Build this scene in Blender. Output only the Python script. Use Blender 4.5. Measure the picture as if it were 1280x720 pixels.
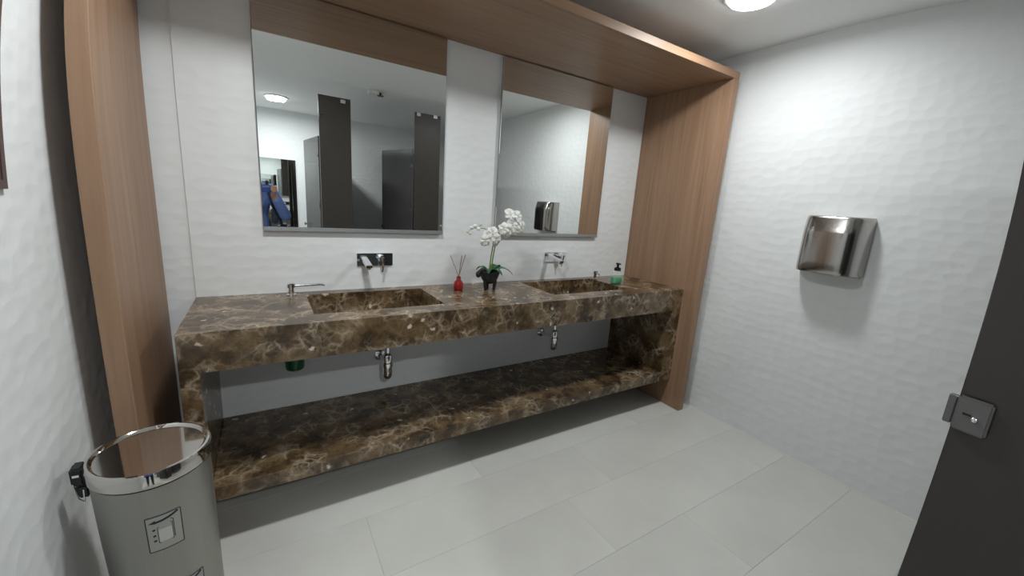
import bpy, bmesh, math, random
from mathutils import Vector, Matrix
random.seed(7)
for o in list(bpy.data.objects): bpy.data.objects.remove(o, do_unlink=True)
SC = bpy.context.scene
COL = SC.collection
V = Vector
PI = math.pi

# ------------------------------------------------------------------ camera
CAM = V((0.7603, -2.2643, 1.4209))
yaw, pit, rol = map(math.radians, (-32.3842, -12.0468, 3.9127))
FW = V((-math.sin(yaw)*math.cos(pit), math.cos(yaw)*math.cos(pit), math.sin(pit)))
_r = V((math.cos(yaw), math.sin(yaw), 0)); _u = _r.cross(FW)
RT = math.cos(rol)*_r + math.sin(rol)*_u
UP = -math.sin(rol)*_r + math.cos(rol)*_u
cd = bpy.data.cameras.new('camera')
cam = bpy.data.objects.new('camera', cd); COL.objects.link(cam)
cam.matrix_world = Matrix(((RT.x, UP.x, -FW.x, CAM.x), (RT.y, UP.y, -FW.y, CAM.y), (RT.z, UP.z, -FW.z, CAM.z), (0, 0, 0, 1)))
cd.sensor_fit = 'HORIZONTAL'; cd.sensor_width = 36.0; cd.lens = 13.69; cd.clip_start = 0.002
cd.type = 'PANO'          # wide phone lens with its measured barrel distortion
K = (0.0, 0.07303364810058355, -0.0002947599684380585, -0.00011418630682307122, 3.557115891988721e-06)
for tgt in (cd, getattr(cd, 'cycles', None)):
    if tgt is None: continue
    try:
        tgt.panorama_type = 'FISHEYE_LENS_POLYNOMIAL'
        tgt.fisheye_fov = math.radians(170)
        for i, k in enumerate(K): setattr(tgt, 'fisheye_polynomial_k%d' % i, -k)
    except Exception: pass
SC.camera = cam

# ------------------------------------------------------------------ world and exposure
w = bpy.data.worlds.new('world'); SC.world = w; w.use_nodes = True
w.node_tree.nodes['Background'].inputs[0].default_value = (0.8, 0.9, 1, 1)
w.node_tree.nodes['Background'].inputs[1].default_value = 0.02
SC.view_settings.view_transform = 'Standard'; SC.view_settings.look = 'None'
SC.view_settings.gamma = 1.0; SC.view_settings.use_curve_mapping = False
SC.view_settings.exposure = 0.0
SC.cycles.max_bounces = 14; SC.cycles.glossy_bounces = 10
LAMP_POWER = 14.6         # watts of each ceiling downlight

# ------------------------------------------------------------------ main measures (metres)
XL, XLP, TL = 0.478, 0.380, 0.0557     # counter end, wood panel inner face, panel thickness
XP, TP = 3.296, 0.0543                 # right wood panel inner face, thickness
YP = -0.675                            # front of the wood surround
D = -0.5656                            # front of the vanity
ZT, ZA, ZS1, ZS0 = 0.90, 0.7493, 0.2723, 0.2092
ZSOF, TSOF = 2.272, 0.0425
XWL, XWR, YF, ZC = 0.257, 3.450, -4.44, 2.457

# ------------------------------------------------------------------ materials
MATS = {}
def nmat(name):
    m = bpy.data.materials.new(name); m.use_nodes = True
    nt = m.node_tree; b = nt.nodes['Principled BSDF']; MATS[name] = m
    return m, nt, b
def mat(name, col, rough=0.5, metal=0.0, spec=0.5, trans=0.0, ior=1.45, coat=0.0, emit=None, var=0.06, vscale=30.0):
    """plain procedural material: a base colour with a slight noise variation"""
    m, nt, b = nmat(name)
    b.inputs['Roughness'].default_value = rough; b.inputs['Metallic'].default_value = metal
    b.inputs['Specular IOR Level'].default_value = spec; b.inputs['Transmission Weight'].default_value = trans
    b.inputs['IOR'].default_value = ior; b.inputs['Coat Weight'].default_value = coat
    n = nt.nodes.new('ShaderNodeTexNoise'); n.inputs['Scale'].default_value = vscale; n.inputs['Detail'].default_value = 3
    tc = nt.nodes.new('ShaderNodeTexCoord'); nt.links.new(tc.outputs['Object'], n.inputs['Vector'])
    mx = nt.nodes.new('ShaderNodeMix'); mx.data_type = 'RGBA'
    mx.inputs[6].default_value = (*[c*(1-var) for c in col], 1); mx.inputs[7].default_value = (*[min(1, c*(1+var)) for c in col], 1)
    nt.links.new(n.outputs['Fac'], mx.inputs[0]); nt.links.new(mx.outputs[2], b.inputs['Base Color'])
    if emit:
        b.inputs['Emission Color'].default_value = (*emit[0], 1); b.inputs['Emission Strength'].default_value = emit[1]
    return m
def N(nt, typ, **kw):
    n = nt.nodes.new(typ)
    for k, v in kw.items():
        if k in n.inputs: n.inputs[k].default_value = v
        else: setattr(n, k, v)
    return n
def ramp(nt, stops, fac):
    r = nt.nodes.new('ShaderNodeValToRGB'); e = r.color_ramp.elements
    while len(e) < len(stops): e.new(0.5)
    for el, (p, c) in zip(e, stops): el.position = p; el.color = (*c, 1) if len(c) == 3 else c
    nt.links.new(fac, r.inputs[0]); return r
def mix(nt, fac, a, b, blend='MIX'):
    m = nt.nodes.new('ShaderNodeMix'); m.data_type = 'RGBA'; m.blend_type = blend
    for s, v in ((0, fac), (6, a), (7, b)):
        if isinstance(v, (tuple, float, int)): m.inputs[s].default_value = v if not isinstance(v, tuple) else (*v, 1)
        else: nt.links.new(v, m.inputs[s])
    return m.outputs[2]

def tile_relief(name, axis):
    """white glazed wall tile with staggered lens-shaped waves; axis = world axis that runs along the wall"""
    m, nt, b = nmat(name)
    tc = N(nt, 'ShaderNodeTexCoord')
    mp = N(nt, 'ShaderNodeMapping')
    mp.inputs['Scale'].default_value = (14, 14, 20)
    nt.links.new(tc.outputs['Object'], mp.inputs['Vector'])
    vo = N(nt, 'ShaderNodeTexVoronoi'); vo.feature = 'SMOOTH_F1'; vo.inputs['Scale'].default_value = 1.0
    vo.inputs['Smoothness'].default_value = 0.26; vo.inputs['Randomness'].default_value = 0.6
    sp = N(nt, 'ShaderNodeSeparateXYZ'); nt.links.new(mp.outputs[0], sp.inputs[0])
    cb = N(nt, 'ShaderNodeCombineXYZ'); nt.links.new(sp.outputs[0 if axis == 'x' else 1], cb.inputs[0]); nt.links.new(sp.outputs[2], cb.inputs[1])
    nt.links.new(cb.outputs[0], vo.inputs['Vector'])
    no = N(nt, 'ShaderNodeTexNoise'); no.inputs['Scale'].default_value = 0.45; no.inputs['Detail'].default_value = 1
    nt.links.new(cb.outputs[0], no.inputs['Vector'])
    ad = N(nt, 'ShaderNodeMath', operation='ADD'); nt.links.new(vo.outputs['Distance'], ad.inputs[0]); nt.links.new(no.outputs['Fac'], ad.inputs[1])
    # hairline courses between the tiles
    s2 = N(nt, 'ShaderNodeSeparateXYZ'); nt.links.new(tc.outputs['Object'], s2.inputs[0])
    c2 = N(nt, 'ShaderNodeCombineXYZ'); nt.links.new(s2.outputs[0 if axis == 'x' else 1], c2.inputs[0]); nt.links.new(s2.outputs[2], c2.inputs[1])
    br = N(nt, 'ShaderNodeTexBrick'); br.offset = 0.0
    for k, v in (('Scale', 1.0), ('Mortar Size', 0.0012), ('Mortar Smooth', 0.4), ('Brick Width', 0.92), ('Row Height', 0.575)): br.inputs[k].default_value = v
    nt.links.new(c2.outputs[0], br.inputs['Vector'])
    bp = N(nt, 'ShaderNodeBump', Strength=0.45, Distance=0.006); nt.links.new(ad.outputs[0], bp.inputs['Height'])
    bp2 = N(nt, 'ShaderNodeBump', Strength=0.25, Distance=0.001); bp2.invert = True
    nt.links.new(br.outputs['Fac'], bp2.inputs['Height']); nt.links.new(bp.outputs[0], bp2.inputs['Normal'])
    nt.links.new(bp2.outputs[0], b.inputs['Normal'])
    b.inputs['Base Color'].default_value = (0.79, 0.81, 0.815, 1); b.inputs['Roughness'].default_value = 0.5
    b.inputs['Specular IOR Level'].default_value = 0.22
    return m
tile_relief('tile_x', 'x'); tile_relief('tile_y', 'y')

def wood(name, grain):
    m, nt, b = nmat(name)
    tc = N(nt, 'ShaderNodeTexCoord'); mp = N(nt, 'ShaderNodeMapping')
    s = [26, 26, 26]; s['xyz'.index(grain)] = 1.1; mp.inputs['Scale'].default_value = s
    nt.links.new(tc.outputs['Object'], mp.inputs['Vector'])
    n1 = N(nt, 'ShaderNodeTexNoise', Scale=1.0, Detail=6.0, Roughness=0.6, Distortion=0.6); nt.links.new(mp.outputs[0], n1.inputs['Vector'])
    mp2 = N(nt, 'ShaderNodeMapping'); s2 = [130, 130, 130]; s2['xyz'.index(grain)] = 3.0; mp2.inputs['Scale'].default_value = s2
    nt.links.new(tc.outputs['Object'], mp2.inputs['Vector'])
    n2 = N(nt, 'ShaderNodeTexNoise', Scale=1.0, Detail=3.0); nt.links.new(mp2.outputs[0], n2.inputs['Vector'])
    r1 = ramp(nt, [(0.25, (0.252, 0.149, 0.089)), (0.5, (0.318, 0.195, 0.122)), (0.78, (0.372, 0.236, 0.155))], n1.outputs['Fac'])
    r2 = ramp(nt, [(0.35, (0.92, 0.91, 0.90)), (0.62, (1, 1, 1))], n2.outputs['Fac'])
    nt.links.new(mix(nt, 0.7, r1.outputs[0], r2.outputs[0], 'MULTIPLY'), b.inputs['Base Color'])
    b.inputs['Roughness'].default_value = 0.45; b.inputs['Specular IOR Level'].default_value = 0.35
    return m
wood('wood_z', 'z'); wood('wood_x', 'x')

def marble():
    m, nt, b = nmat('marble')
    tc = N(nt, 'ShaderNodeTexCoord')
    nd = N(nt, 'ShaderNodeTexNoise', Scale=8.0, Detail=5.0, Roughness=0.65); nt.links.new(tc.outputs['Object'], nd.inputs['Vector'])
    ds = N(nt, 'ShaderNodeVectorMath', operation='MULTIPLY_ADD'); ds.inputs[1].default_value = (0.10, 0.10, 0.10)
    nt.links.new(nd.outputs['Color'], ds.inputs[0]); nt.links.new(tc.outputs['Object'], ds.inputs[2])
    base_n = N(nt, 'ShaderNodeTexNoise', Scale=9.0, Detail=6.0, Roughness=0.65); nt.links.new(ds.outputs[0], base_n.inputs['Vector'])
    base = ramp(nt, [(0.32, (0.022, 0.013, 0.007)), (0.46, (0.066, 0.040, 0.018)), (0.57, (0.135, 0.086, 0.040)), (0.74, (0.25, 0.18, 0.11))], base_n.outputs['Fac'])
    col = base.outputs[0]
    gate = N(nt, 'ShaderNodeTexNoise', Scale=9.0, Detail=3.0); nt.links.new(tc.outputs['Object'], gate.inputs['Vector'])
    for sc, wd, colv, g0, g1 in ((12.0, 0.040, (0.46, 0.375, 0.275), 0.43, 0.64), (25.0, 0.07, (0.30, 0.225, 0.15), 0.42, 0.66)):
        vo = N(nt, 'ShaderNodeTexVoronoi', Scale=sc); vo.feature = 'DISTANCE_TO_EDGE'; nt.links.new(ds.outputs[0], vo.inputs['Vector'])
        ve = ramp(nt, [(0.0, (1, 1, 1)), (wd, (0.34, 0.34, 0.34)), (wd*2.8, (0, 0, 0))], vo.outputs['Distance'])
        ga = ramp(nt, [(g0, (0, 0, 0)), (g1, (1, 1, 1))], gate.outputs['Fac'])
        ml = N(nt, 'ShaderNodeMath', operation='MULTIPLY'); nt.links.new(ve.outputs[0], ml.inputs[0]); nt.links.new(ga.outputs[0], ml.inputs[1])
        col = mix(nt, ml.outputs[0], col, colv)
    sp = N(nt, 'ShaderNodeTexVoronoi', Scale=17.0); nt.links.new(ds.outputs[0], sp.inputs['Vector'])
    spr = ramp(nt, [(0.12, (1, 1, 1)), (0.22, (0, 0, 0))], sp.outputs['Distance'])
    sg = N(nt, 'ShaderNodeSeparateColor'); nt.links.new(sp.outputs['Color'], sg.inputs[0])
    th = N(nt, 'ShaderNodeMath', operation='GREATER_THAN'); th.inputs[1].default_value = 0.80; nt.links.new(sg.outputs[0], th.inputs[0])
    ml = N(nt, 'ShaderNodeMath', operation='MULTIPLY'); nt.links.new(spr.outputs[0], ml.inputs[0]); nt.links.new(th.outputs[0], ml.inputs[1])
    col = mix(nt, ml.outputs[0], col, (0.60, 0.52, 0.43))
    nt.links.new(col, b.inputs['Base Color'])
    b.inputs['Roughness'].default_value = 0.24; b.inputs['Specular IOR Level'].default_value = 0.6
    return m
marble()

def floor_mat():
    m, nt, b = nmat('porcelain')
    tc = N(nt, 'ShaderNodeTexCoord')
    n1 = N(nt, 'ShaderNodeTexNoise', Scale=2.2, Detail=5.0, Roughness=0.55); nt.links.new(tc.outputs['Object'], n1.inputs['Vector'])
    r = ramp(nt, [(0.3, (0.60, 0.60, 0.565)), (0.55, (0.65, 0.65, 0.612)), (0.75, (0.69, 0.69, 0.652))], n1.outputs['Fac'])
    oi = N(nt, 'ShaderNodeObjectInfo'); r2 = ramp(nt, [(0, (0.975, 0.975, 0.975)), (1, (1.0, 1.0, 1.0))], oi.outputs['Random'])
    nt.links.new(mix(nt, 1.0, r.outputs[0], r2.outputs[0], 'MULTIPLY'), b.inputs['Base Color'])
    b.inputs['Roughness'].default_value = 0.38; b.inputs['Specular IOR Level'].default_value = 0.4
floor_mat()
def brushed(name, col, rough, axis):
    m, nt, b = nmat(name)
    tc = N(nt, 'ShaderNodeTexCoord'); mp = N(nt, 'ShaderNodeMapping'); s = [400, 400, 400]; s['xyz'.index(axis)] = 4
    mp.inputs['Scale'].default_value = s; nt.links.new(tc.outputs['Object'], mp.inputs['Vector'])
    n1 = N(nt, 'ShaderNodeTexNoise', Scale=1.0, Detail=2.0); nt.links.new(mp.outputs[0], n1.inputs['Vector'])
    r = ramp(nt, [(0.3, tuple(c*0.9 for c in col)), (0.7, col)], n1.outputs['Fac']); nt.links.new(r.outputs[0], b.inputs['Base Color'])
    rr = ramp(nt, [(0.3, (rough*0.8,)*3), (0.7, (rough*1.25,)*3)], n1.outputs['Fac']); nt.links.new(rr.outputs[0], b.inputs['Roughness'])
    b.inputs['Metallic'].default_value = 1.0
brushed('steel_bin', (0.40, 0.395, 0.365), 0.46, 'z')
brushed('steel_dryer', (0.50, 0.48, 0.46), 0.20, 'z')
mat('ceiling_paint', (0.90, 0.91, 0.905), 0.9, var=0.02)
mat('grout', (0.56, 0.56, 0.53), 0.9)
mat('caulk', (0.8, 0.8, 0.76), 0.6)
mat('mirror_glass', (0.84, 0.865, 0.85), 0.0, 1.0, var=0.0)
mat('mirror_edge', (0.42, 0.43, 0.43), 0.35, 0.6)
mat('chrome', (0.80, 0.81, 0.83), 0.06, 1.0, var=0.02)
mat('chrome_dull', (0.55, 0.56, 0.58), 0.22, 1.0, var=0.04)
mat('hinge_grey', (0.16, 0.155, 0.15), 0.45, 0.6)
mat('black_plastic', (0.012, 0.012, 0.014), 0.35)
mat('lid_steel', (0.62, 0.60, 0.57), 0.06, 1.0, var=0.02)
mat('print_dark', (0.02, 0.02, 0.03), 0.6)
mat('sticker_clear', (0.40, 0.40, 0.37), 0.45, 0.5)
mat('sticker_pale', (0.56, 0.56, 0.53), 0.5, 0.2)
mat('panel_dark', (0.050, 0.043, 0.038), 0.42, spec=0.4, var=0.12, vscale=9)
mat('cubicle_dark', (0.045, 0.038, 0.034), 0.10, spec=0.5, var=0.12, vscale=9)
mat('door_grey', (0.10, 0.10, 0.10), 0.16, spec=0.5, var=0.06, vscale=9)
mat('red_glass', (0.42, 0.02, 0.02), 0.12, trans=0.35, ior=1.45)
mat('reed', (0.22, 0.07, 0.055), 0.7)
mat('black_pot', (0.022, 0.025, 0.027), 0.38)
mat('leaf', (0.02, 0.10, 0.035), 0.35, var=0.3, vscale=60)
mat('stem', (0.16, 0.24, 0.05), 0.5)
mat('petal', (0.86, 0.86, 0.83), 0.55, var=0.03)
mat('lip', (0.78, 0.74, 0.52), 0.5)
mat('bud', (0.55, 0.58, 0.45), 0.5)
mat('clear_plastic', (0.86, 0.93, 0.90), 0.08, ior=1.4, var=0.0); MATS['clear_plastic'].node_tree.nodes['Principled BSDF'].inputs['Alpha'].default_value = 0.14
mat('green_soap', (0.005, 0.30, 0.10), 0.15, var=0.02)
mat('green_bottle', (0.01, 0.13, 0.05), 0.25)
mat('white_plastic', (0.78, 0.78, 0.76), 0.4)
mat('dark_board', (0.11, 0.075, 0.068), 0.5)
mat('skin', (0.46, 0.26, 0.18), 0.5)
mat('shirt_blue', (0.13, 0.20, 0.46), 0.85, vscale=300)
mat('trousers_navy', (0.02, 0.024, 0.045), 0.85, vscale=300)
mat('bag_navy', (0.012, 0.015, 0.03), 0.6)
mat('hair_dark', (0.02, 0.014, 0.01), 0.6)
mat('shoe_black', (0.015, 0.015, 0.016), 0.4)
mat('eye_white', (0.8, 0.8, 0.78), 0.2)
mat('lips', (0.36, 0.15, 0.12), 0.5)
mat('phone_blue', (0.05, 0.09, 0.30), 0.2)
mat('phone_silver', (0.8, 0.82, 0.86), 0.25, 0.5)
mat('lens_glass', (0.01, 0.01, 0.015), 0.05)
mat('lamp_diffuser', (0.9, 0.9, 0.9), 0.5, emit=((0.98, 1.0, 1.0), 14.0), var=0.0)

# ------------------------------------------------------------------ mesh helpers
class B:
    def __init__(s): s.bm = bmesh.new()
    def box(s, x0, x1, y0, y1, z0, z1):
        vs = [s.bm.verts.new((x, y, z)) for x in (x0, x1) for y in (y0, y1) for z in (z0, z1)]
        for f in ((0, 1, 3, 2), (4, 6, 7, 5), (0, 4, 5, 1), (2, 3, 7, 6), (0, 2, 6, 4), (1, 5, 7, 3)):
            s.bm.faces.new([vs[i] for i in f])
        return s
    def obox(s, c, ax, ay, az):
        """oriented box: centre and three half-axis vectors"""
        c, ax, ay, az = map(V, (c, ax, ay, az))
        vs = [s.bm.verts.new(c + i*ax + j*ay + k*az) for i in (-1, 1) for j in (-1, 1) for k in (-1, 1)]
        for f in ((0, 1, 3, 2), (4, 6, 7, 5), (0, 4, 5, 1), (2, 3, 7, 6), (0, 2, 6, 4), (1, 5, 7, 3)):
            s.bm.faces.new([vs[i] for i in f])
        return s
    def tube(s, pts, rad, n=10, cap=True):
        pts = [V(p) for p in pts]; rad = rad if isinstance(rad, (list, tuple)) else [rad]*len(pts)
        rings = []; prev = None
        for i, p in enumerate(pts):
            t = (pts[min(i+1, len(pts)-1)] - pts[max(i-1, 0)]).normalized()
            a = prev - t*prev.dot(t) if prev else t.cross(V((0, 0, 1)) if abs(t.z) < 0.9 else V((1, 0, 0)))
            a.normalize(); prev = a; b = t.cross(a)
            rings.append([s.bm.verts.new(p + rad[i]*(math.cos(2*PI*k/n)*a + math.sin(2*PI*k/n)*b)) for k in range(n)])
        for r0, r1 in zip(rings, rings[1:]):
            for k in range(n): s.bm.faces.new((r0[k], r0[(k+1) % n], r1[(k+1) % n], r1[k]))
        if cap: s.bm.faces.new(rings[0][::-1]); s.bm.faces.new(rings[-1])
        return s
    def lathe(s, prof, c=(0, 0, 0), n=32, sx=1.0, sy=1.0):
        """prof: (radius, z) bottom to top; radius 0 closes"""
        c = V(c); rings = []
        for r, z in prof:
            if r < 1e-6: rings.append([s.bm.verts.new(c + V((0, 0, z)))])
            else: rings.append([s.bm.verts.new(c + V((sx*r*math.cos(2*PI*k/n), sy*r*math.sin(2*PI*k/n), z))) for k in range(n)])
        for a, b in zip(rings, rings[1:]):
            for k in range(n):
                k2 = (k+1) % n
                if len(a) == 1 and len(b) == 1: continue
                if len(a) == 1: s.bm.faces.new((a[0], b[k2], b[k]))
                elif len(b) == 1: s.bm.faces.new((a[k], a[k2], b[0]))
                else: s.bm.faces.new((a[k], a[k2], b[k2], b[k]))
        return s
    def ball(s, c, r, sub=2, sc=(1, 1, 1), rot=None):
        m = Matrix.Translation(V(c)) @ (rot.to_4x4() if rot else Matrix()) @ Matrix.Diagonal((r*sc[0], r*sc[1], r*sc[2], 1))
        bmesh.ops.create_icosphere(s.bm, subdivisions=sub, radius=1, matrix=m); return s
    def capsule(s, p0, r0, p1, r1, n=14):
        s.tube([p0, p1], [r0, r1], n); s.ball(p0, r0, 2); s.ball(p1, r1, 2); return s
    def grid(s, fn, nu, nv):
        g = [[s.bm.verts.new(fn(i/nu, j/nv)) for j in range(nv+1)] for i in range(nu+1)]
        for i in range(nu):
            for j in range(nv): s.bm.faces.new((g[i][j], g[i+1][j], g[i+1][j+1], g[i][j+1]))
        return s
def link(name, bld, m, parent=None, origin=None, bevel=0.0, segs=2, smooth=False, solid=0.0, kind=None, recalc=True):
    bm = bld.bm
    if recalc: bmesh.ops.recalc_face_normals(bm, faces=bm.faces)
    if bevel: bmesh.ops.bevel(bm, geom=[e for e in bm.edges if len(e.link_faces) == 2 and e.calc_face_angle(0) > 0.5], offset=bevel, segments=segs, affect='EDGES', clamp_overlap=True)
    if origin is not None: bmesh.ops.translate(bm, verts=bm.verts, vec=-V(origin))
    me = bpy.data.meshes.new(name); bm.to_mesh(me); bm.free()
    if isinstance(m, str): m = MATS[m]
    me.materials.append(m)
    if smooth:
        me.polygons.foreach_set('use_smooth', [True]*len(me.polygons))
        try: me.set_sharp_from_angle(angle=math.radians(38))
        except Exception: pass
    o = bpy.data.objects.new(name, me); COL.objects.link(o)
    if origin is not None: o.location = V(origin)
    if solid:
        md = o.modifiers.new('solidify', 'SOLIDIFY'); md.thickness = solid; md.offset = 0
    if parent is not None: attach(o, parent)
    if kind: o['kind'] = kind
    return o
def world_loc(o):
    t = V((0, 0, 0))
    while o is not None and o.type == 'EMPTY': t = t + o.location; o = o.parent
    return t
def attach(o, parent):
    o.parent = parent
    root = parent
    while root.parent is not None: root = root.parent
    # parts are written in world coordinates; only a root Empty carries a location
    o.matrix_parent_inverse = Matrix.Translation(-root.location) if (parent is root and root.type == 'EMPTY') else Matrix()
    if parent is root and root.type == 'MESH': o.matrix_parent_inverse = Matrix.Translation(-root.location)
def thing(name, label, cat, loc, group=None):
    e = bpy.data.objects.new(name, None); COL.objects.link(e); e.location = V(loc); e.empty_display_size = 0.05
    return tag(e, label, cat, group)
def tag(o, label, cat, group=None):
    o['label'] = label; o['category'] = cat
    if group: o['group'] = group
    return o
def struct(name, bld, m, **kw):
    o = link(name, bld, m, **kw); o['kind'] = 'structure'; return o

# ------------------------------------------------------------------ the room
fl = struct('floor', B().box(XWL-.1, XWR+.1, YF-.1, .1, -.06, -.0025), 'grout')
TLN, TW, J = 1.2, 0.3335, 0.0007
OFF = {0: 1.08, 1: 1.97, 2: 2.42}
shared = {}
for k in range(-2, 12):
    y1 = -.67 - (k-1)*TW if k else -.67 + TW; y1 = -.67 + TW - k*TW; y0 = y1 - TW
    if y1 <= YF or y0 >= 0: continue
    a0, a1 = max(y0, YF) + J/2, min(y1, 0.0) - J/2
    base = OFF[(k-1) % 3] if k >= 1 else 1.67
    for i in range(-4, 5):
        x0 = base + i*TLN; x1 = x0 + TLN
        if x1 <= XWL or x0 >= XWR: continue
        c0, c1 = max(x0, XWL) + J/2, min(x1, XWR) - J/2
        if c1 - c0 < .01: continue
        key = (round(c1-c0, 4), round(a1-a0, 4))
        if key not in shared:
            o = link('floor_tile', B().box(-key[0]/2, key[0]/2, -key[1]/2, key[1]/2, -.012, 0), 'porcelain', bevel=.0003, segs=1)
            shared[key] = o.data
        else:
            o = bpy.data.objects.new('floor_tile', shared[key]); COL.objects.link(o)
        o.location = ((c0+c1)/2, (a0+a1)/2, 0); o.parent = fl
struct('ceiling', B().box(XWL-.1, XWR+.1, YF-.1, .1, ZC, ZC+.08), 'ceiling_paint')
bw = B().box(XL, XWR+.1, 0, .1, 0, ZC)          # tiled field behind the counter, stands a little proud
bw.box(XWL-.1, XL, .006, .1, 0, ZC)
struct('wall_back', bw, 'tile_x')
struct('wall_left', B().box(XWL-.1, XWL, YF-.1, .0219, 0, ZC), 'tile_y')
struct('wall_right', B().box(XWR, XWR+.1, YF-.1, -.0001, 0, ZC), 'tile_y')
struct('wall_far', B().box(XWL+.0001, XWR-.0001, YF-.1, YF, 0, ZC), 'tile_x')
struct('trim_1', B().box(XWR-.005, XWR-.0003, -2.0, YP+.02, 0.0003, .004), 'caulk')

# ------------------------------------------------------------------ ceiling downlights
def downlight(x, y, label, k=1.0):
    t = thing('ceiling_downlight', label, 'ceiling light', (x, y, ZC))
    ring = B().lathe([(.105, ZC-.0005), (.13, ZC-.0005), (.13, ZC-.006), (.122, ZC-.012), (.105, ZC-.012), (.105, ZC-.0005)], (x, y, 0), 40)
    link('trim_ring', ring, 'white_plastic', t, smooth=True)
    link('diffuser', B().lathe([(0, ZC-.036), (.07, ZC-.035), (.095, ZC-.030), (.1045, ZC-.020), (.1045, ZC-.001), (0, ZC-.001)], (x, y, 0), 40), 'lamp_diffuser', t, smooth=True)
    ld = bpy.data.lights.new('led', 'AREA'); ld.shape = 'DISK'; ld.size = 0.19; ld.energy = LAMP_POWER * k; ld.color = (0.97, 1.0, 1.0); ld.spread = math.radians(178)
    lo = bpy.data.objects.new('led', ld); COL.objects.link(lo); lo.location = (x, y, ZC-.0375); attach(lo, t)
downlight(2.78, -1.02, 'round white ceiling downlight over the floor between basins and hand dryer', 0.82)
downlight(0.99, -1.03, 'round white ceiling downlight above the steel waste bin end of the vanity')
downlight(0.964, -3.55, 'round white ceiling downlight behind the photographer, seen in the mirror', 1.8)
t = thing('smoke_detector', 'small white ceiling detector with dark sprinkler head beside it', 'detector', (1.798, -2.30, ZC))
link('housing', B().box(1.74, 1.84, -2.37, -2.27, ZC-.035, ZC-.0005), 'white_plastic', t, bevel=.006)
link('sprinkler_head', B().tube([(1.87, -2.36, ZC-.0005), (1.87, -2.36, ZC-.03)], .010, 10).tube([(1.87, -2.36, ZC-.03), (1.87, -2.36, ZC-.034)], .035, 16), 'black_plastic', t)

# ------------------------------------------------------------------ wooden surround
t = thing('wooden_surround', 'brown wood-laminate portal framing the vanity and mirrors', 'wooden frame', (1.84, YP/2, 0))
link('side_panel', B().box(XLP-TL, XLP, YP, -.024, 0.0005, ZSOF), 'wood_z', t, bevel=.0015, segs=1)
link('side_panel', B().box(XP, XP+TP, YP, -.001, 0.0005, ZSOF), 'wood_z', t, bevel=.0015, segs=1)
link('top_panel', B().box(XLP-TL, XP+TP, YP, -.001, ZSOF, ZSOF+TSOF), 'wood_x', t, bevel=.0015, segs=1)

# ------------------------------------------------------------------ vanity
B1 = (.913, 1.524, -.452, -.068)       # basin openings x0 x1 y0 y1
B2 = (2.214, 2.868, -.445, -.062)
XR = XP - .001
t = thing('vanity', 'long dark brown marble vanity with two sunken basins and lower shelf', 'vanity', (1.88, D/2, ZS0))
top = B(); xs = [XL, B1[0], B1[1], B2[0], B2[1], XR]; zt0 = ZT - .03
for i in range(5):
    if i in (1, 3):
        bx = B1 if i == 1 else B2
        top.box(xs[i], xs[i+1], D, bx[2], zt0, ZT); top.box(xs[i], xs[i+1], bx[3], -.0005, zt0, ZT)
    else: top.box(xs[i], xs[i+1], D, -.0005, zt0, ZT)
bmesh.ops.remove_doubles(top.bm, verts=top.bm.verts, dist=1e-5)
cnt = {}
for f in list(top.bm.faces):               # drop the inner faces between neighbouring slabs
    c = f.calc_center_median()
    if abs(f.normal.x) > .9 or f.normal.length < .1: pass
bmesh.ops.recalc_face_normals(top.bm, faces=top.bm.faces)
link('countertop', top, 'marble', t)
link('front_apron', B().box(XL, XR, D, D+.03, ZA, zt0), 'marble', t)
link('side_panel', B().box(XL, XL+.0586, D+.0305, -.0005, ZS0, zt0-.0005).box(XL, XL+.0586, D, D+.0305, ZS0, ZA-.0003), 'marble', t)
link('side_panel', B().box(XR-.0887, XR, D+.0305, -.0005, ZS0, zt0-.0005).box(XR-.0887, XR, D, D+.0305, ZS0, ZA-.0003), 'marble', t)
link('shelf', B().box(XL+.0588, XR-.0889, D, -.0005, ZS0, ZS1), 'marble', t, bevel=.002, segs=1)
for bx in (B1, B2):
    x0, x1, y0, y1 = bx; b = B(); zf, zb = ZT-.085, ZT-.125; th = .012
    v = b.bm.verts.new
    ti = [v((x0, y0, ZT-.0005)), v((x1, y0, ZT-.0005)), v((x1, y1, ZT-.0005)), v((x0, y1, ZT-.0005))]
    bi = [v((x0+.004, y0+.004, zf)), v((x1-.004, y0+.004, zf)), v((x1-.004, y1-.004, zb)), v((x0+.004, y1-.004, zb))]
    for k in range(4): b.bm.faces.new((ti[k], ti[(k+1) % 4], bi[(k+1) % 4], bi[k]))
    b.bm.faces.new(bi)
    bs = link('basin', b, 'marble', t, recalc=False); md = bs.modifiers.new('solidify', 'SOLIDIFY'); md.thickness = th; md.offset = 1
    dm = ((x0+x1)/2, y1-.06)
    link('drain', B().lathe([(0, zb+.013), (.03, zb+.013), (.033, zb+.009), (.033, zb-.004), (0, zb-.004)], (dm[0], dm[1], 0), 24), 'chrome', bs, smooth=True)

# ------------------------------------------------------------------ mirrors
def wall_mirror(x0, x1, label):
    z0, z1, yf = 1.213, ZSOF-.004, -.0230
    t = thing('wall_mirror', label, 'mirror', ((x0+x1)/2, 0, z0))
    link('backing', B().box(x0+.003, x1-.003, yf+.005, -.001, z0+.003, z1), 'mirror_edge', t)
    link('glass', B().box(x0, x1, yf, yf+.0048, z0+.02, z1), 'mirror_glass', t, bevel=.0016, segs=1)
    link('bottom_channel', B().box(x0, x1, yf-.004, yf+.0048, z0, z0+.0198), 'mirror_edge', t, bevel=.002)
wall_mirror(.759, 1.6617, 'tall frameless mirror on tiled wall above basin with the long-nozzle soap pump')
wall_mirror(2.0204, 2.920, 'tall frameless mirror on tiled wall behind the orchid, above basin beside green soap')

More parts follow.
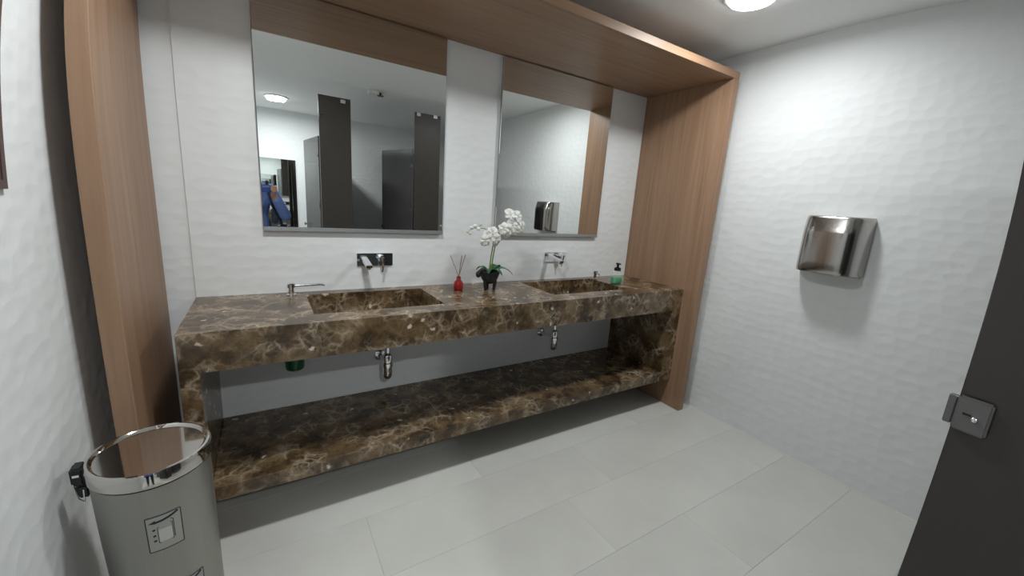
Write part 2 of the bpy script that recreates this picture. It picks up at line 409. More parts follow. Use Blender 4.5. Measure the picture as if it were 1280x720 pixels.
# ------------------------------------------------------------------ wall taps
def wall_tap(x0, label):
    zc, w, h = 1.065, .191, .070
    t = thing('wall_tap', label, 'tap', (x0+w/2, 0, zc))
    pl = link('wall_plate', B().box(x0, x0+w, -.011, -.0005, zc-h/2, zc+h/2), 'chrome', t, bevel=.002)
    sx = x0 + .031
    b = B(); b.obox((sx, -.089, zc+.001), (.016, 0, 0), (0, .080, .015), (0, -.0018, .0085))
    sp = link('spout', b, 'chrome', t, bevel=.003)
    link('aerator', B().tube([(sx, -.150, zc-.017), (sx, -.150, zc-.030)], .010, 16), 'chrome_dull', sp)
    kx = x0 + .128
    kb = link('knob', B().tube([(kx, -.011, zc+.010), (kx, -.055, zc+.010)], [.021, .019], 24), 'chrome', t, smooth=True)
    link('lever', B().obox((kx-.002, -.058, zc-.022), (.005, 0, 0), (0, .004, .001), (0, -.012, .042)), 'chrome', kb, bevel=.002)
wall_tap(1.179, 'chrome wall tap below the mirror, above basin with the long-nozzle soap pump')
wall_tap(2.452, 'chrome wall tap above the basin that stands beside the green soap bottle')

# ------------------------------------------------------------------ counter soap pumps
def soap_pump(x, y, d, ln, label, bottle):
    t = thing('counter_soap_pump', label, 'soap dispenser', (x, y, ZT))
    link('collar', B().lathe([(0, ZT+.0003), (.022, ZT+.0003), (.022, ZT+.006), (.013, ZT+.009), (.013, ZT+.040), (0, ZT+.040)], (x, y, 0), 24), 'chrome', t, smooth=True)
    link('pump_head', B().lathe([(0, ZT+.040), (.019, ZT+.040), (.019, ZT+.058), (.016, ZT+.061), (0, ZT+.058)], (x, y, 0), 24), 'chrome', t, smooth=True)
    d = V((d[0], d[1], 0)).normalized(); s = V((-d.y, d.x, 0))
    a = V((x, y, ZT+.048)); e = a + d*ln
    link('nozzle', B().tube([a, a+d*(ln*.85), e + V((0, 0, -.002)), e + d*.006 + V((0, 0, -.008))], [.0062, .0055, .005, .004], 10), 'chrome_dull', t, smooth=True)
    if bottle:
        link('shank', B().tube([(x, y, ZT-.0305), (x, y, .66)], .012, 12), 'chrome_dull', t)
        link('soap_bottle', B().lathe([(0, .503), (.030, .504), (.041, .512), (.044, .53), (.044, .625), (.02, .65), (.016, .662), (0, .662)], (x, y, 0), 28), 'green_bottle', t, smooth=True)
soap_pump(.858, -.066, (1, .04), .145, 'chrome counter soap pump with long thin nozzle, green bottle hanging below', True)
soap_pump(2.895, -.075, (-.35, -1), .07, 'chrome counter soap pump standing behind the green soap bottle', False)

# ------------------------------------------------------------------ bottle traps under the basins
def bottle_trap(x, xw, label):
    y, zo = -.13, .495
    t = thing('bottle_trap', label, 'drain trap', (x, y, .40))
    link('inlet_pipe', B().tube([(x, y, ZT-.14), (x, y, .545)], .014, 16), 'chrome', t, smooth=True)
    link('trap_body', B().lathe([(0, .396), (.016, .398), (.024, .408), (.026, .425), (.026, .470), (.030, .472), (.030, .492), (.026, .496), (.026, .535), (.018, .548), (.014, .552), (0, .552)], (x, y, 0), 24), 'chrome', t, smooth=True)
    link('outlet_pipe', B().tube([(x, y+.02, zo), (xw, -.02, zo-.002), (xw, -.002, zo-.002)], .013, 14), 'chrome', t, smooth=True)
    link('wall_flange', B().tube([(xw, -.0008, zo-.002), (xw, -.008, zo-.002), (xw, -.016, zo-.002)], [.033, .031, .017], 24), 'chrome', t, smooth=True)
bottle_trap(1.312, 1.298, 'chrome bottle trap under the basin with the long-nozzle soap pump')
bottle_trap(2.505, 2.478, 'chrome bottle trap under the basin beside the green soap bottle')

# ------------------------------------------------------------------ reed diffuser
x, y = 1.716, -.159
t = thing('reed_diffuser', 'small red glass reed diffuser with thin sticks beside the orchid', 'diffuser', (x, y, ZT))
link('bottle', B().lathe([(0, ZT+.0005), (.024, ZT+.0005), (.028, ZT+.006), (.028, ZT+.042), (.020, ZT+.054), (.011, ZT+.060), (.011, ZT+.078), (.013, ZT+.080), (.008, ZT+.080), (.008, ZT+.070), (0, ZT+.070)], (x, y, 0), 28), 'red_glass', t, smooth=True)
link('neck_ring', B().lathe([(.0113, ZT+.062), (.0135, ZT+.062), (.0135, ZT+.074), (.0113, ZT+.074)], (x, y, 0), 24), 'reed', t, smooth=True)
for dx, dy, hz in ((-.052, .012, .205), (.012, -.01, .208), (.020, .012, .200), (.036, -.006, .212), (.042, .014, .203)):
    link('reed', B().tube([(x-dx*.06, y-dy*.06, ZT+.072), (x+dx, y+dy, ZT+hz)], .0016, 6), 'reed', t)

# ------------------------------------------------------------------ orchid
x, y = 1.897, -.206
t = thing('potted_orchid', 'white orchid in a small black three-legged pot on the vanity', 'orchid', (x, y, ZT))
pot = link('pot', B().lathe([(0, ZT+.038), (.022, ZT+.040), (.036, ZT+.050), (.050, ZT+.072), (.060, ZT+.098), (.064, ZT+.115), (.060, ZT+.115), (.054, ZT+.098), (.03, ZT+.085), (0, ZT+.085)], (x, y, 0), 32), 'black_pot', t, smooth=True)
for a in (200, 320, 80):
    ca, sa = math.cos(math.radians(a)), math.sin(math.radians(a))
    link('pot_leg', B().tube([(x+.036*ca, y+.036*sa, ZT+.062), (x+.034*ca, y+.034*sa, ZT+.03), (x+.030*ca, y+.030*sa, ZT+.0006)], [.013, .011, .008], 10), 'black_pot', pot, smooth=True)
link('pot_ornament', B().ball((x-.078, y-.005, ZT+.100), .017, 2, (1, .8, 1.25)).tube([(x-.078, y-.005, ZT+.112), (x-.060, y-.01, ZT+.128), (x-.030, y-.02, ZT+.126), (x-.01, y-.03, ZT+.116)], [.010, .011, .010, .006], 8), 'black_pot', pot, smooth=True)
link('soil', B().lathe([(0, ZT+.112), (.035, ZT+.110), (.057, ZT+.100)], (x, y, 0), 20), 'bag_navy', pot)
def leaf(p0, d, ln, wd, rise, droop):
    d = V((d[0], d[1], 0)).normalized(); s = V((-d.y, d.x, 0)); p0 = V(p0)
    def fn(u, v):
        ww = wd*math.sin(PI*min(1, .12+u*.88))**.7*(1-.15*u); c = (v-.5)*2
        return p0 + d*(ln*u) + s*(ww*c) + V((0, 0, rise*math.sin(PI*u*.7) - droop*u*u + abs(c)*.012*(1-u)))
    link('leaf', B().grid(fn, 10, 4), 'leaf', t, solid=.002, smooth=True, recalc=False)
leaf((x+.01, y-.01, ZT+.108), (1, -.25), .135, .034, .045, .050)
leaf((x+.01, y+.01, ZT+.108), (1, .5), .11, .028, .05, .035)
leaf((x-.01, y-.01, ZT+.108), (-.6, -1), .07, .018, .03, .02)
leaf((x, y-.015, ZT+.108), (.5, -1), .085, .020, .035, .035)
leaf((x-.01, y+.02, ZT+.108), (-.5, 1), .08, .018, .035, .03)
s1 = [(x-.004, y, ZT+.105), (x+.002, y-.003, ZT+.2), (x+.012, y-.006, ZT+.29), (x-.006, y-.012, ZT+.345), (x-.06, y-.016, ZT+.372), (x-.12, y-.014, ZT+.372), (x-.165, y-.01, ZT+.352)]
s2 = [(x+.006, y-.004, ZT+.105), (x+.014, y-.006, ZT+.2), (x+.026, y-.010, ZT+.30), (x+.055, y-.014, ZT+.375), (x+.11, y-.016, ZT+.415), (x+.165, y-.014, ZT+.40)]
link('flower_stem', B().tube(s1, [.0042, .004, .0036, .003, .0024, .002, .0014], 8), 'stem', t, smooth=True)
link('flower_stem', B().tube(s2, [.0042, .004, .0036, .003, .0024, .0016], 8), 'stem', t, smooth=True)
def bloom(c, nrm, r, spin):
    c = V(c); n = V(nrm).normalized(); a = n.cross(V((0, 0, 1))).normalized(); b = a.cross(n)
    bb = B()
    for k in range(5):
        ang = spin + k*2*PI/5; wide = .62 if k in (1, 4) else .40
        d = math.cos(ang)*a + math.sin(ang)*b; s = n.cross(d)
        def fn(u, v, d=d, s=s, wide=wide):
            w_ = r*wide*math.sin(PI*min(1, .08+.88*u))**.75; cc = (v-.5)*2
            return c + d*(r*(.05+.95*u)) + s*(w_*cc) + n*(r*(.30*u*(1-u)*2 - .16*u*u + .10*cc*cc))
        bb.grid(fn, 6, 4)
    bo = link('bloom', bb, 'petal', t, solid=.0012, smooth=True, recalc=False)
    link('bloom_lip', B().ball(c + n*r*.20 - b*r*.10, r*.13, 1, (1, 1, 1.3)), 'lip', bo, smooth=True)
for (bx, bz, by), nn, r, sp in (
    ((-.060, .305, -.035), (-.25, -1, -.1), .036, .2), ((-.018, .350, -.040), (-.1, -1, .1), .040, .9), ((.008, .315, -.045), (.2, -1, -.2), .038, 1.5),
    ((-.040, .335, -.030), (-.5, -1, .2), .034, 2.1), ((.016, .290, -.03), (.3, -1, -.5), .028, .4),
    ((.062, .375, -.035), (-.1, -1, .1), .040, .5), ((.118, .405, -.035), (.05, -1, .15), .044, 1.2), ((.158, .450, -.030), (.3, -1, .35), .038, .1),
    ((.102, .460, -.028), (-.1, -1, .5), .040, 2.0), ((.188, .390, -.030), (.6, -1, -.05), .042, .8), ((.148, .365, -.040), (.1, -1, -.4), .036, 1.7), ((.085, .345, -.035), (-.2, -1, -.5), .030, 1.1)):
    bloom((x+bx, y+by, ZT+bz), nn, r, sp)
for px_, pz_, r in ((-.165, .350, .007), (-.145, .375, .009), (-.120, .385, .010), (-.098, .368, .010), (-.150, .340, .007), (-.085, .392, .008)):
    link('flower_bud', B().ball((x+px_, y-.018, ZT+pz_), r, 2, (1.3, 1, 1)), 'petal' if r > .0085 else 'bud', t, smooth=True)

# ------------------------------------------------------------------ green soap bottle
x, y = 2.937, -.255
t = thing('soap_bottle', 'clear foam-soap bottle of bright green liquid with black pump', 'soap bottle', (x, y, ZT))
def rbox(hw, hd, prof, n=32, p=3.5):
    b = B(); rings = []
    for s, z in prof:
        rings.append([b.bm.verts.new((x + s*hw*math.copysign(abs(math.cos(q))**(2/p), math.cos(q)), y + s*hd*math.copysign(abs(math.sin(q))**(2/p), math.sin(q)), ZT+z)) for q in [2*PI*k/n for k in range(n)]])
    for a, c in zip(rings, rings[1:]):
        for k in range(n): b.bm.faces.new((a[k], a[(k+1) % n], c[(k+1) % n], c[k]))
    b.bm.faces.new(rings[0][::-1]); b.bm.faces.new(rings[-1]); return b
link('bottle', rbox(.044, .029, [(.90, .0006), (1, .005), (1, .070), (.90, .080), (.55, .092), (.45, .094)]), 'clear_plastic', t, smooth=True)
link('liquid_soap', rbox(.0415, .0265, [(.90, .003), (1, .007), (1, .047), (.99, .0475)]), 'green_soap', t, smooth=True)
link('pump_collar', B().lathe([(0, ZT+.0945), (.024, ZT+.0945), (.024, ZT+.113), (.017, ZT+.118), (0, ZT+.118)], (x, y, 0), 24), 'black_plastic', t, smooth=True)
link('pump_head', B().lathe([(0, ZT+.118), (.009, ZT+.118), (.009, ZT+.138), (.016, ZT+.142), (.016, ZT+.150), (0, ZT+.152)], (x, y, 0), 20).obox((x-.008, y-.018, ZT+.146), (.007, 0, 0), (.006, .017, 0), (0, 0, .004)), 'black_plastic', t)

# ------------------------------------------------------------------ hand dryer
yc, z0, z1 = -1.338, 1.162, 1.468
t = thing('hand_dryer', 'brushed steel electric hand dryer mounted on white tiled wall', 'hand dryer', (XWR, yc, z0))
def dryer_ring(z):
    u = (z - z0)/(z1 - z0)
    dep = .150 - .022*max(0, (u-.72)/.28) - .006*max(0, (.05-u)/.05)
    hw = .150 - .006*max(0, (u-.93)/.07)**2
    pts = []
    n = 26
    for k in range(n+1):
        q = PI*k/n
        cy = math.copysign(abs(math.cos(q))**.42, math.cos(q)); sy = max(0.0, math.sin(q))**.85
        pts.append((XWR-.0008 - dep*(.0 + sy), yc + hw*cy*(1-.05*sy), z))
    return pts
bb = B(); zs = [z0, z0+.006, z0+.016, z0+.06, z0+.12, z0+.18, z0+.218, z0+.2215, z0+.25, z1-.016, z1-.006, z1-.0015, z1]
rings = [[bb.bm.verts.new(p) for p in dryer_ring(z)] for z in zs]
for k in range(len(rings[0])): rings[-1][k].co.x += .012*(1 if 2 < k < 24 else 0); rings[-2][k].co.x += .004*(1 if 2 < k < 24 else 0)
for a, c in zip(rings, rings[1:]):
    for k in range(len(a)-1): bb.bm.faces.new((a[k], a[k+1], c[k+1], c[k]))
bb.bm.faces.new(rings[0][::-1]); bb.bm.faces.new(rings[-1])
for a, c in zip(rings, rings[1:]): bb.bm.faces.new((a[0], c[0], c[-1], a[-1]))
link('cover', bb, 'steel_dryer', t, smooth=True)
link('air_outlet', B().box(XWR-.105, XWR-.045, yc-.05, yc+.05, z0-.006, z0-.0005), 'black_plastic', t, bevel=.002)
link('back_plate', B().box(XWR-.016, XWR-.0006, yc-.140, yc+.140, z0-.012, z0-.0008), 'chrome_dull', t, bevel=.002)
link('sensor_eye', B().box(XWR-.125, XWR-.110, yc-.02, yc+.02, z0-.004, z0-.0005), 'lens_glass', t)

# ------------------------------------------------------------------ waste bin
xb, yb, rb = .462, -.944, .130
t = thing('waste_bin', 'round brushed steel waste bin with polished lid and black hinge handle', 'waste bin', (xb, yb, 0))
body = link('body', B().lathe([(0, .018), (rb, .018), (rb, .655), (rb-.003, .655), (rb-.003, .03), (0, .03)], (xb, yb, 0), 64), 'steel_bin', t, smooth=True)
link('base_ring', B().lathe([(0, .0006), (rb+.004, .0006), (rb+.005, .012), (rb+.002, .020), (0, .020)], (xb, yb, 0), 48), 'black_plastic', t, smooth=True)
link('lid', B().lathe([(rb+.003, .660), (rb+.005, .662), (rb+.005, .695), (rb+.002, .701), (rb-.004, .702), (rb-.008, .699), (rb-.012, .6945), (0, .6965)], (xb, yb, 0), 72), 'lid_steel', t, smooth=True)
link('lid_seal', B().lathe([(rb-.006, .6556), (rb+.001, .6556), (rb+.001, .664), (rb-.006, .664)], (xb, yb, 0), 48), 'black_plastic', t, smooth=True)
hd = link('hinge_handle', B().box(xb-rb-.035, xb-rb-.0055, yb-.022, yb+.022, .640, .690).box(xb-rb-.030, xb-rb-.0005, yb-.016, yb+.016, .600, .6395), 'black_plastic', t, bevel=.006, segs=3)
link('wire_clip', B().tube([(xb-rb-.032, yb-.012, .640), (xb-rb-.026, yb-.016, .602), (xb-rb-.014, yb-.018, .592), (xb-rb-.012, yb-.018, .628)], .002, 6), 'chrome', hd)
link('handle_label', B().box(xb-rb-.028, xb-rb-.014, yb-.0228, yb-.0222, .668, .674), 'white_plastic', hd)
link('pedal', B().box(xb+.01, xb+.075, yb-rb-.045, yb-rb+.02, .022, .034), 'black_plastic', t, bevel=.004)
def cpatch(b, a0, a1, z0, z1, r, n=8):
    b.grid(lambda u, v: V((xb + r*math.cos(math.radians(a0+(a1-a0)*u)), yb + r*math.sin(math.radians(a0+(a1-a0)*u)), z0+(z1-z0)*v)), n, 1)
def cstrip(b, pts, w, r):
    """a printed line on the cylinder: pts in (degrees, z); w in metres"""
    k = 180/(PI*r)
    for (a0, q0), (a1, q1) in zip(pts, pts[1:]):
        da, dz = (a1-a0)/k, q1-q0; L = math.hypot(da, dz) or 1; nx, nz = -dz/L*w/2, da/L*w/2
        vs = []
        for (a, q, sg) in ((a0, q0, 1), (a1, q1, 1), (a1, q1, -1), (a0, q0, -1)):
            aa = math.radians(a + sg*nx*k); vs.append(b.bm.verts.new((xb + r*math.cos(aa), yb + r*math.sin(aa), q + sg*nz)))
        b.bm.faces.new(vs)
def sticker(a0, a1, z0, z1):
    b = B(); cpatch(b, a0, a1, z0, z1, rb+.0004); st = link('sticker', b, 'sticker_clear', body, smooth=True)
    A = lambda u: a0 + (a1-a0)*u; Z = lambda v: z0 + (z1-z0)*v
    b = B(); r = rb + .0008
    edge = [(A(0), Z(0))] + [(A(k/6), Z(0)) for k in range(1, 7)] + [(A(1), Z(1))] + [(A(1-k/6), Z(1)) for k in range(1, 7)] + [(A(0), Z(0))]
    cstrip(b, edge, .0022, r)
    arc = [(A(.10), Z(.84)), (A(.25), Z(.835)), (A(.45), Z(.845)), (A(.65), Z(.88)), (A(.80), Z(.92)), (A(.92), Z(.965))]
    cstrip(b, arc[1:], .006, r+.0001)
    vs = [b.bm.verts.new((xb + (r+.0002)*math.cos(math.radians(A(u))), yb + (r+.0002)*math.sin(math.radians(A(u))), Z(v))) for u, v in ((.06, .835), (.27, .80), (.27, .90))]
    b.bm.faces.new(vs)
    for v in (.30, .45, .62): cstrip(b, [(A(.16), Z(v)), (A(.24), Z(v+.02))], .005, r)
    cstrip(b, [(A(.30), Z(.22)), (A(.30), Z(.68)), (A(.72), Z(.72)), (A(.72), Z(.22)), (A(.30), Z(.22))], .0014, r)
    cstrip(b, [(A(.76), Z(.25)), (A(.76), Z(.78)), (A(.68), Z(.82))], .0016, r)
    link('sticker_print', b, 'print_dark', body)
    b = B(); cpatch(b, A(.32), A(.70), Z(.24), Z(.60), rb+.0006); link('sticker_drawing', b, 'sticker_pale', body)
sticker(-91, -58.6, .471, .574)
sticker(-75.5, -43, .242, .345)

# ------------------------------------------------------------------ dark board on the left wall
t = thing('wall_board', 'dark brown wooden board fixed to the white tiled side wall', 'board', (XWL, -1.12, 1.383))
link('board', B().box(XWL+.0006, XWL+.006, -1.35, -.925, 1.383, 1.95), 'dark_board', t)
link('board_frame', B().box(XWL+.006, XWL+.010, -1.35, -.925, 1.383, 1.403).box(XWL+.006, XWL+.010, -1.35, -.925, 1.93, 1.95).box(XWL+.006, XWL+.010, -1.35, -1.33, 1.403, 1.93).box(XWL+.006, XWL+.010, -.945, -.925, 1.403, 1.93), 'dark_board', t)

# ------------------------------------------------------------------ toilet cubicles behind the photographer
YC = -2.2075
def clip(parent, x, z, w=.022, h=.016):
    link('clamp', B().box(x-w, x+w, YC-.015, YC+.006, z-h, z+h), 'chrome', parent, bevel=.003)
def front_panel(x0, x1, label, clips):
    t = thing('cubicle_front_panel', label, 'partition', ((x0+x1)/2, YC, .1))
    link('panel', B().box(x0, x1, YC-.012, YC, .10, 2.305), 'panel_dark', t, bevel=.001, segs=1)
    link('foot', B().tube([((x0+x1)/2, YC-.006, .0005), ((x0+x1)/2, YC-.006, .0998)], .016, 14), 'chrome', t)
    for x, z in clips: clip(t, x, z)
front_panel(1.260, 1.547, 'tall dark brown cubicle front panel carrying the glossy door beside the photographer', [(1.286, 2.12), (1.478, 2.275)])
front_panel(2.192, 2.483, 'tall dark cubicle front panel seen in the mirror beside the open grey door', [(2.234, 2.285), (2.421, 2.290)])
for x, lb in ((1.525, 'dark cubicle partition wall running back behind the hinged front panel'), (2.42, 'dark cubicle partition wall running back beside the grey door')):
    t = thing('cubicle_partition', lb, 'partition', (x, -3.3, .1))
    link('panel', B().box(x-.008, x+.008, YF+.002, YC-.0135, .10, 1.95), 'panel_dark', t)
    link('foot', B().tube([(x, -2.6, .0005), (x, -2.6, .0998)], .016, 14), 'chrome', t)
    link('foot', B().tube([(x, -4.0, .0005), (x, -4.0, .0998)], .016, 14), 'chrome', t)
def cubicle_door(h, e, label, m, zt, side):
    """leaf from hinge point h to free edge e"""
    h, e = V((*h, 0)), V((*e, 0)); d = (e-h).normalized(); n = V((-d.y, d.x, 0))*side; L = (e-h).length
    t = thing('cubicle_door', label, 'door', (h.x, h.y, .12))
    c = (h+e)/2; c.z = (.12+zt)/2
    link('leaf', B().obox(c, d*(L/2), n*.006, V((0, 0, (zt-.12)/2))), m, t, bevel=.001, segs=1)
    for z in (1.277, 1.752):
        p = h + d*.0125 + n*.0095; p.z = z
        hg = link('hinge', B().obox(p, d*.0115, n*.003, V((0, 0, .0145))), 'hinge_grey', t, bevel=.0015)
        q = h - d*.002 + n*.0095; q.z = z + .001
        link('hinge_keeper', B().obox(q, d*.0028, n*.0025, V((0, 0, .0125))), 'hinge_grey', hg, bevel=.0008, segs=1)
        s = h + d*.0150 + n*.0133; s.z = z - .001
        link('hinge_screw', B().ball(s, .0026, 2), 'chrome', hg, smooth=True)
        s = h + d*.0095 + n*.0127; s.z = z + .001
        link('hinge_slot', B().obox(s, d*.0028, n*.0004, V((0, 0, .0008))), 'black_plastic', hg)
    p = h + d*(L-.06); p.z = 1.05
    link('door_handle', B().tube([p + n*.006, p + n*.03], .008, 12).tube([p + n*.03, p + n*.042], .016, 16), 'chrome', t)
cubicle_door((1.2520, YC-.001), (1.176, -2.80), 'dark glossy cubicle door standing open with small grey hinge, beside photographer', 'cubicle_dark', 1.93, -1)
cubicle_door((2.181, YC-.018), (1.995, -2.795), 'dark grey cubicle door standing open, seen in the mirror', 'door_grey', 1.93, -1)
# mirror on the far wall
t = thing('far_mirror', 'tall plain mirror on the far wall, seen reflected behind the photographer', 'mirror', (.78, YF, .5))
link('backing', B().box(.36, 1.19, YF+.0006, YF+.012, .5, 1.81), 'mirror_edge', t)
link('glass', B().box(.363, 1.187, YF+.0122, YF+.017, .503, 1.807), 'mirror_glass', t)

# ------------------------------------------------------------------ the photographer
pt = thing('person', 'person in long-sleeved blue shirt and navy trousers holding up a blue phone', 'person', (.64, -2.66, 0))
def remesh(o, vx, it=6):
    md = o.modifiers.new('remesh', 'REMESH'); md.mode = 'VOXEL'; md.voxel_size = vx; md.use_smooth_shade = True
    md = o.modifiers.new('smooth', 'SMOOTH'); md.iterations = it; md.factor = 0.5
def P(r, u, f): return CAM + RT*r + UP*u + FW*f
ppx, ppy = .64, -2.66
hipL, hipR = V((ppx-.09, ppy, .92)), V((ppx+.09, ppy, .92))
kneL, kneR = V((ppx-.10, ppy+.02, .50)), V((ppx+.11, ppy+.03, .50))
ankL, ankR = V((ppx-.105, ppy-.02, .09)), V((ppx+.125, ppy-.01, .09))
shL, shR = V((ppx-.185, ppy-.005, 1.385)), V((ppx+.185, ppy+.02, 1.385))
elL = V((ppx-.245, ppy-.01, 1.10)); wrL = V((ppx-.225, ppy+.08, .86))
elR = V((.955, -2.54, 1.140)); wrR = P(.150, -.105, -.050)
head = V((ppx+.01, ppy+.03, 1.575))
body = B()
body.capsule((ppx, ppy, .95), .125, (ppx, ppy+.005, 1.15), .115).capsule((ppx, ppy+.005, 1.15), .115, (ppx, ppy+.005, 1.32), .125)
for s in (-1, 1): body.capsule((ppx+s*.06, ppy, .98), .10, (ppx+s*.055, ppy, 1.15), .095).capsule((ppx+s*.055, ppy, 1.15), .095, (ppx+s*.085, ppy+.005, 1.30), .105)
body.capsule((ppx, ppy-.005, 1.36), .085, (ppx+.003, ppy+.005, 1.46), .052)
body.capsule((ppx-.08, ppy, 1.385), .07, shL, .058).capsule((ppx+.08, ppy, 1.385), .07, shR, .058)
body.capsule(shL, .052, elL, .040).capsule(elL, .039, wrL, .026)
body.capsule(shR, .052, elR, .040).capsule(elR, .039, wrR, .026)
for hp, kn, an in ((hipL, kneL, ankL), (hipR, kneR, ankR)):
    body.capsule(hp, .085, kn, .055).capsule(kn, .053, kn*.62 + an*.38 + V((0, -.015, 0)), .052).capsule(kn*.62 + an*.38 + V((0, -.015, 0)), .05, an, .036)
    body.capsule(an + V((0, -.02, -.045)), .034, an + V((0, .13, -.058)), .026)
body.capsule((ppx+.003, ppy+.005, 1.44), .052, head + V((0, -.005, -.06)), .054)
body.ball(head + V((0, -.01, .02)), .1, 3, (.76, .93, 1.05)).ball(head + V((0, .025, -.055)), .06, 3, (.88, .95, .95)).ball(head + V((0, .062, -.09)), .026, 2, (1.1, .9, .8))
body.capsule(head + V((0, .078, .012)), .009, head + V((0, .098, -.026)), .014).ball(head + V((0, .082, -.062)), .017, 2, (1.4, .7, .6))
for s in (-1, 1): body.ball(head + V((s*.079, -.008, -.005)), .026, 2, (.35, .75, 1.2)); body.ball(head + V((s*.03, .071, .030)), .016, 2, (1.3, .6, .5))
def hand(b, palm0, palm1, across, nrm, fingers, thumb):
    """palm between wrist and knuckles plus finger chains"""
    for k in (-1.2, -.4, .4, 1.2): b.capsule(palm0 + across*(.010*k), .016, palm1 + across*(.017*k), .0125, 10)
    for ch, r in fingers + [thumb]:
        for i in range(len(ch)-1): b.capsule(ch[i], r*(1-.09*i), ch[i+1], r*(1-.09*(i+1)), 8)
# right hand wrapped round the end of the phone
kn = P(.146, -.030, -.016); fin = []
for i, (u, ln) in enumerate(((-.003, .050), (-.020, .057), (-.037, .053), (-.053, .043))):
    fin.append(([P(.146, u, -.016), P(.138, u, .010), P(.138-ln*.55, u+.001, .0105), P(.138-ln, u+.001, .0085)], .0082))
hand(body, wrR + (kn-wrR)*.15, kn, UP, FW, fin, ([P(.142, -.048, -.040), P(.118, -.020, -.032), P(.092, -.012, -.024), P(.072, -.012, -.0215)], .0098))
# left hand hanging, slightly curled
dn = V((.02, .10, -.90)).normalized(); ac = V((.35, .90, .1)).normalized(); nr = dn.cross(ac).normalized(); k0 = wrL + dn*.085; fin = []
for i, (q, ln) in enumerate(((1.3, .072), (.45, .080), (-.4, .075), (-1.2, .058))):
    b0 = k0 + ac*(.0165*q); fin.append(([b0, b0 + dn*ln*.45 + nr*.006, b0 + dn*ln*.78 + nr*.018, b0 + dn*ln + nr*.032], .0085))
hand(body, wrL + dn*.012, k0, ac, nr, fin, ([wrL + dn*.03 + ac*.018, wrL + dn*.055 + ac*.040 + nr*.008, wrL + dn*.082 + ac*.046 + nr*.016, wrL + dn*.105 + ac*.042 + nr*.022], .0098))
bo = link('body', body, 'skin', pt); remesh(bo, .0052, 3)
sh = B()                                               # shirt
sh.capsule((ppx, ppy, .93), .142, (ppx, ppy+.005, 1.15), .132).capsule((ppx, ppy+.005, 1.15), .132, (ppx, ppy+.005, 1.32), .136)
for s in (-1, 1): sh.capsule((ppx+s*.062, ppy, .95), .115, (ppx+s*.06, ppy, 1.15), .108).capsule((ppx+s*.06, ppy, 1.15), .108, (ppx+s*.088, ppy+.005, 1.30), .116)
sh.capsule((ppx-.08, ppy, 1.39), .080, shL, .070).capsule((ppx+.08, ppy, 1.39), .080, shR, .070)
sh.capsule((ppx, ppy-.002, 1.40), .075, (ppx+.002, ppy, 1.445), .064)
sh.capsule(shL, .068, elL, .054).capsule(elL, .053, wrL + (elL-wrL)*.10, .037)
sh.capsule(shR, .068, elR, .056).capsule(elR, .055, wrR + (elR-wrR)*.22, .040)
for s in (-.6, 0, .6): sh.ball(elR + (wrR-elR)*(.35+.2*s), .050-.008*s, 2, (1, 1, .6))
so = link('shirt', sh, 'shirt_blue', pt); remesh(so, .009, 4)
tr = B()
tr.capsule((ppx-.05, ppy, .93), .118, (ppx+.05, ppy, .93), .118)
for hp, kn_, an in ((hipL, kneL, ankL), (hipR, kneR, ankR)): tr.capsule(hp, .100, kn_, .072).capsule(kn_, .071, an + V((0, 0, .02)), .058)
to = link('trousers', tr, 'trousers_navy', pt); remesh(to, .011, 4)
for an in (ankL, ankR):
    s = B(); s.capsule(an + V((0, -.03, -.047)), .042, an + V((0, .06, -.050)), .038).capsule(an + V((0, .06, -.052)), .038, an + V((0, .145, -.056)), .032).capsule(an + V((0, -.02, -.04)), .042, an + V((0, -.01, .0)), .044)
    s.box(an.x-.042, an.x+.042, an.y-.075, an.y+.175, .0012, .016)
    so = link('shoe', s, 'shoe_black', pt); remesh(so, .007, 3)
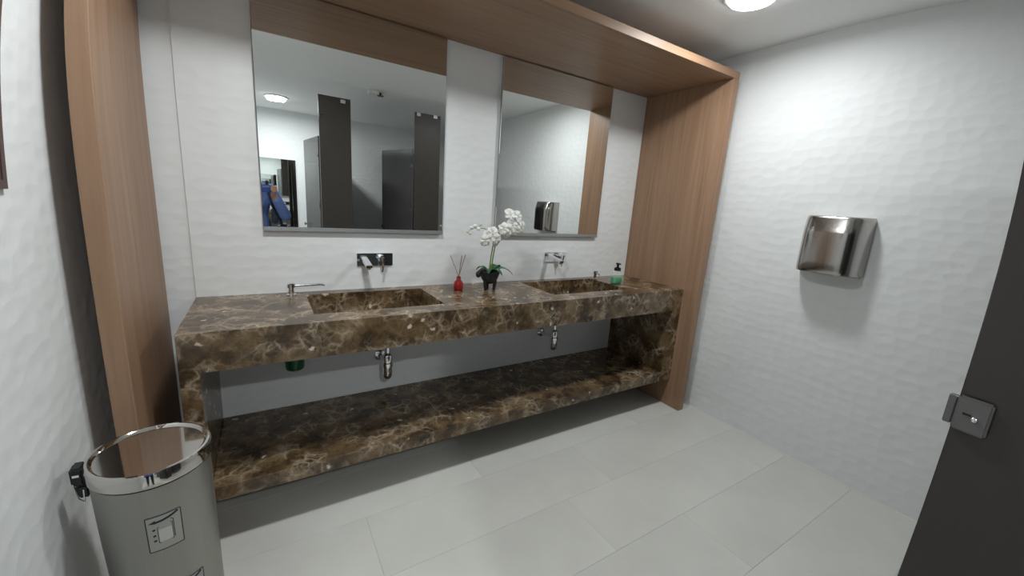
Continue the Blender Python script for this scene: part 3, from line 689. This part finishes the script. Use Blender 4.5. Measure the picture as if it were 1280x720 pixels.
hr = B(); hr.ball(head + V((0, -.025, .035)), .108, 3, (.80, .93, 1.0)).ball(head + V((0, -.06, -.02)), .07, 3, (1, .7, 1.1)).ball(head + V((0, .055, .090)), .045, 2, (1.3, .7, .6))
ho = link('hair', hr, 'hair_dark', pt); remesh(ho, .008, 3)
for s in (-1, 1):
    e = link('eye', B().ball(head + V((s*.030, .0755, .014)), .0100, 2, (1.2, 1, .7)), 'eye_white', pt, smooth=True)
    link('pupil', B().ball(head + V((s*.030, .0815, .014)), .0050, 2), 'lens_glass', e, smooth=True)
link('mouth', B().ball(head + V((0, .0925, -.061)), .02, 2, (1.1, .25, .28)), 'lips', pt, smooth=True)
# phone in the right hand; the picture is taken through its lens
ph = thing('phone', 'blue smartphone held sideways in the photographer\'s hand', 'phone', P(.04, -.026, -.0065))
link('case', B().obox(P(.040, -.026, -.0070), RT*.080, UP*.033, FW*.0042), 'phone_blue', ph, bevel=.003, segs=3)
link('trim_line', B().obox(P(.040, -.006, -.0027), RT*.078, UP*.0016, FW*.0002), 'phone_silver', ph)
ls = link('lens_ring', B().tube([P(0, 0, -.0028), P(0, 0, -.0012)], .0065, 20), 'lens_glass', ph)
link('screen', B().obox(P(.040, -.026, -.0115), RT*.076, UP*.030, FW*.0002), 'lens_glass', ph)
# shoulder bag
bg = thing('shoulder_bag', 'dark navy shoulder bag with strap hanging at the hip of the blue shirt', 'bag', (.94, -2.65, .78))
link('bag', B().box(.885, .985, -2.77, -2.54, .78, 1.05), 'bag_navy', bg, bevel=.022, segs=3)
link('flap', B().box(.984, .996, -2.755, -2.555, .88, 1.04), 'bag_navy', bg, bevel=.005)
link('strap', B().tube([(.925, -2.56, 1.03), (.885, -2.520, 1.13), (.845, -2.505, 1.25), (.815, -2.525, 1.39), (.81, -2.585, 1.468), (.81, -2.66, 1.482), (.815, -2.74, 1.45), (.85, -2.805, 1.28), (.905, -2.795, 1.12), (.930, -2.75, 1.03)], .012, 8), 'bag_navy', bg, smooth=True)
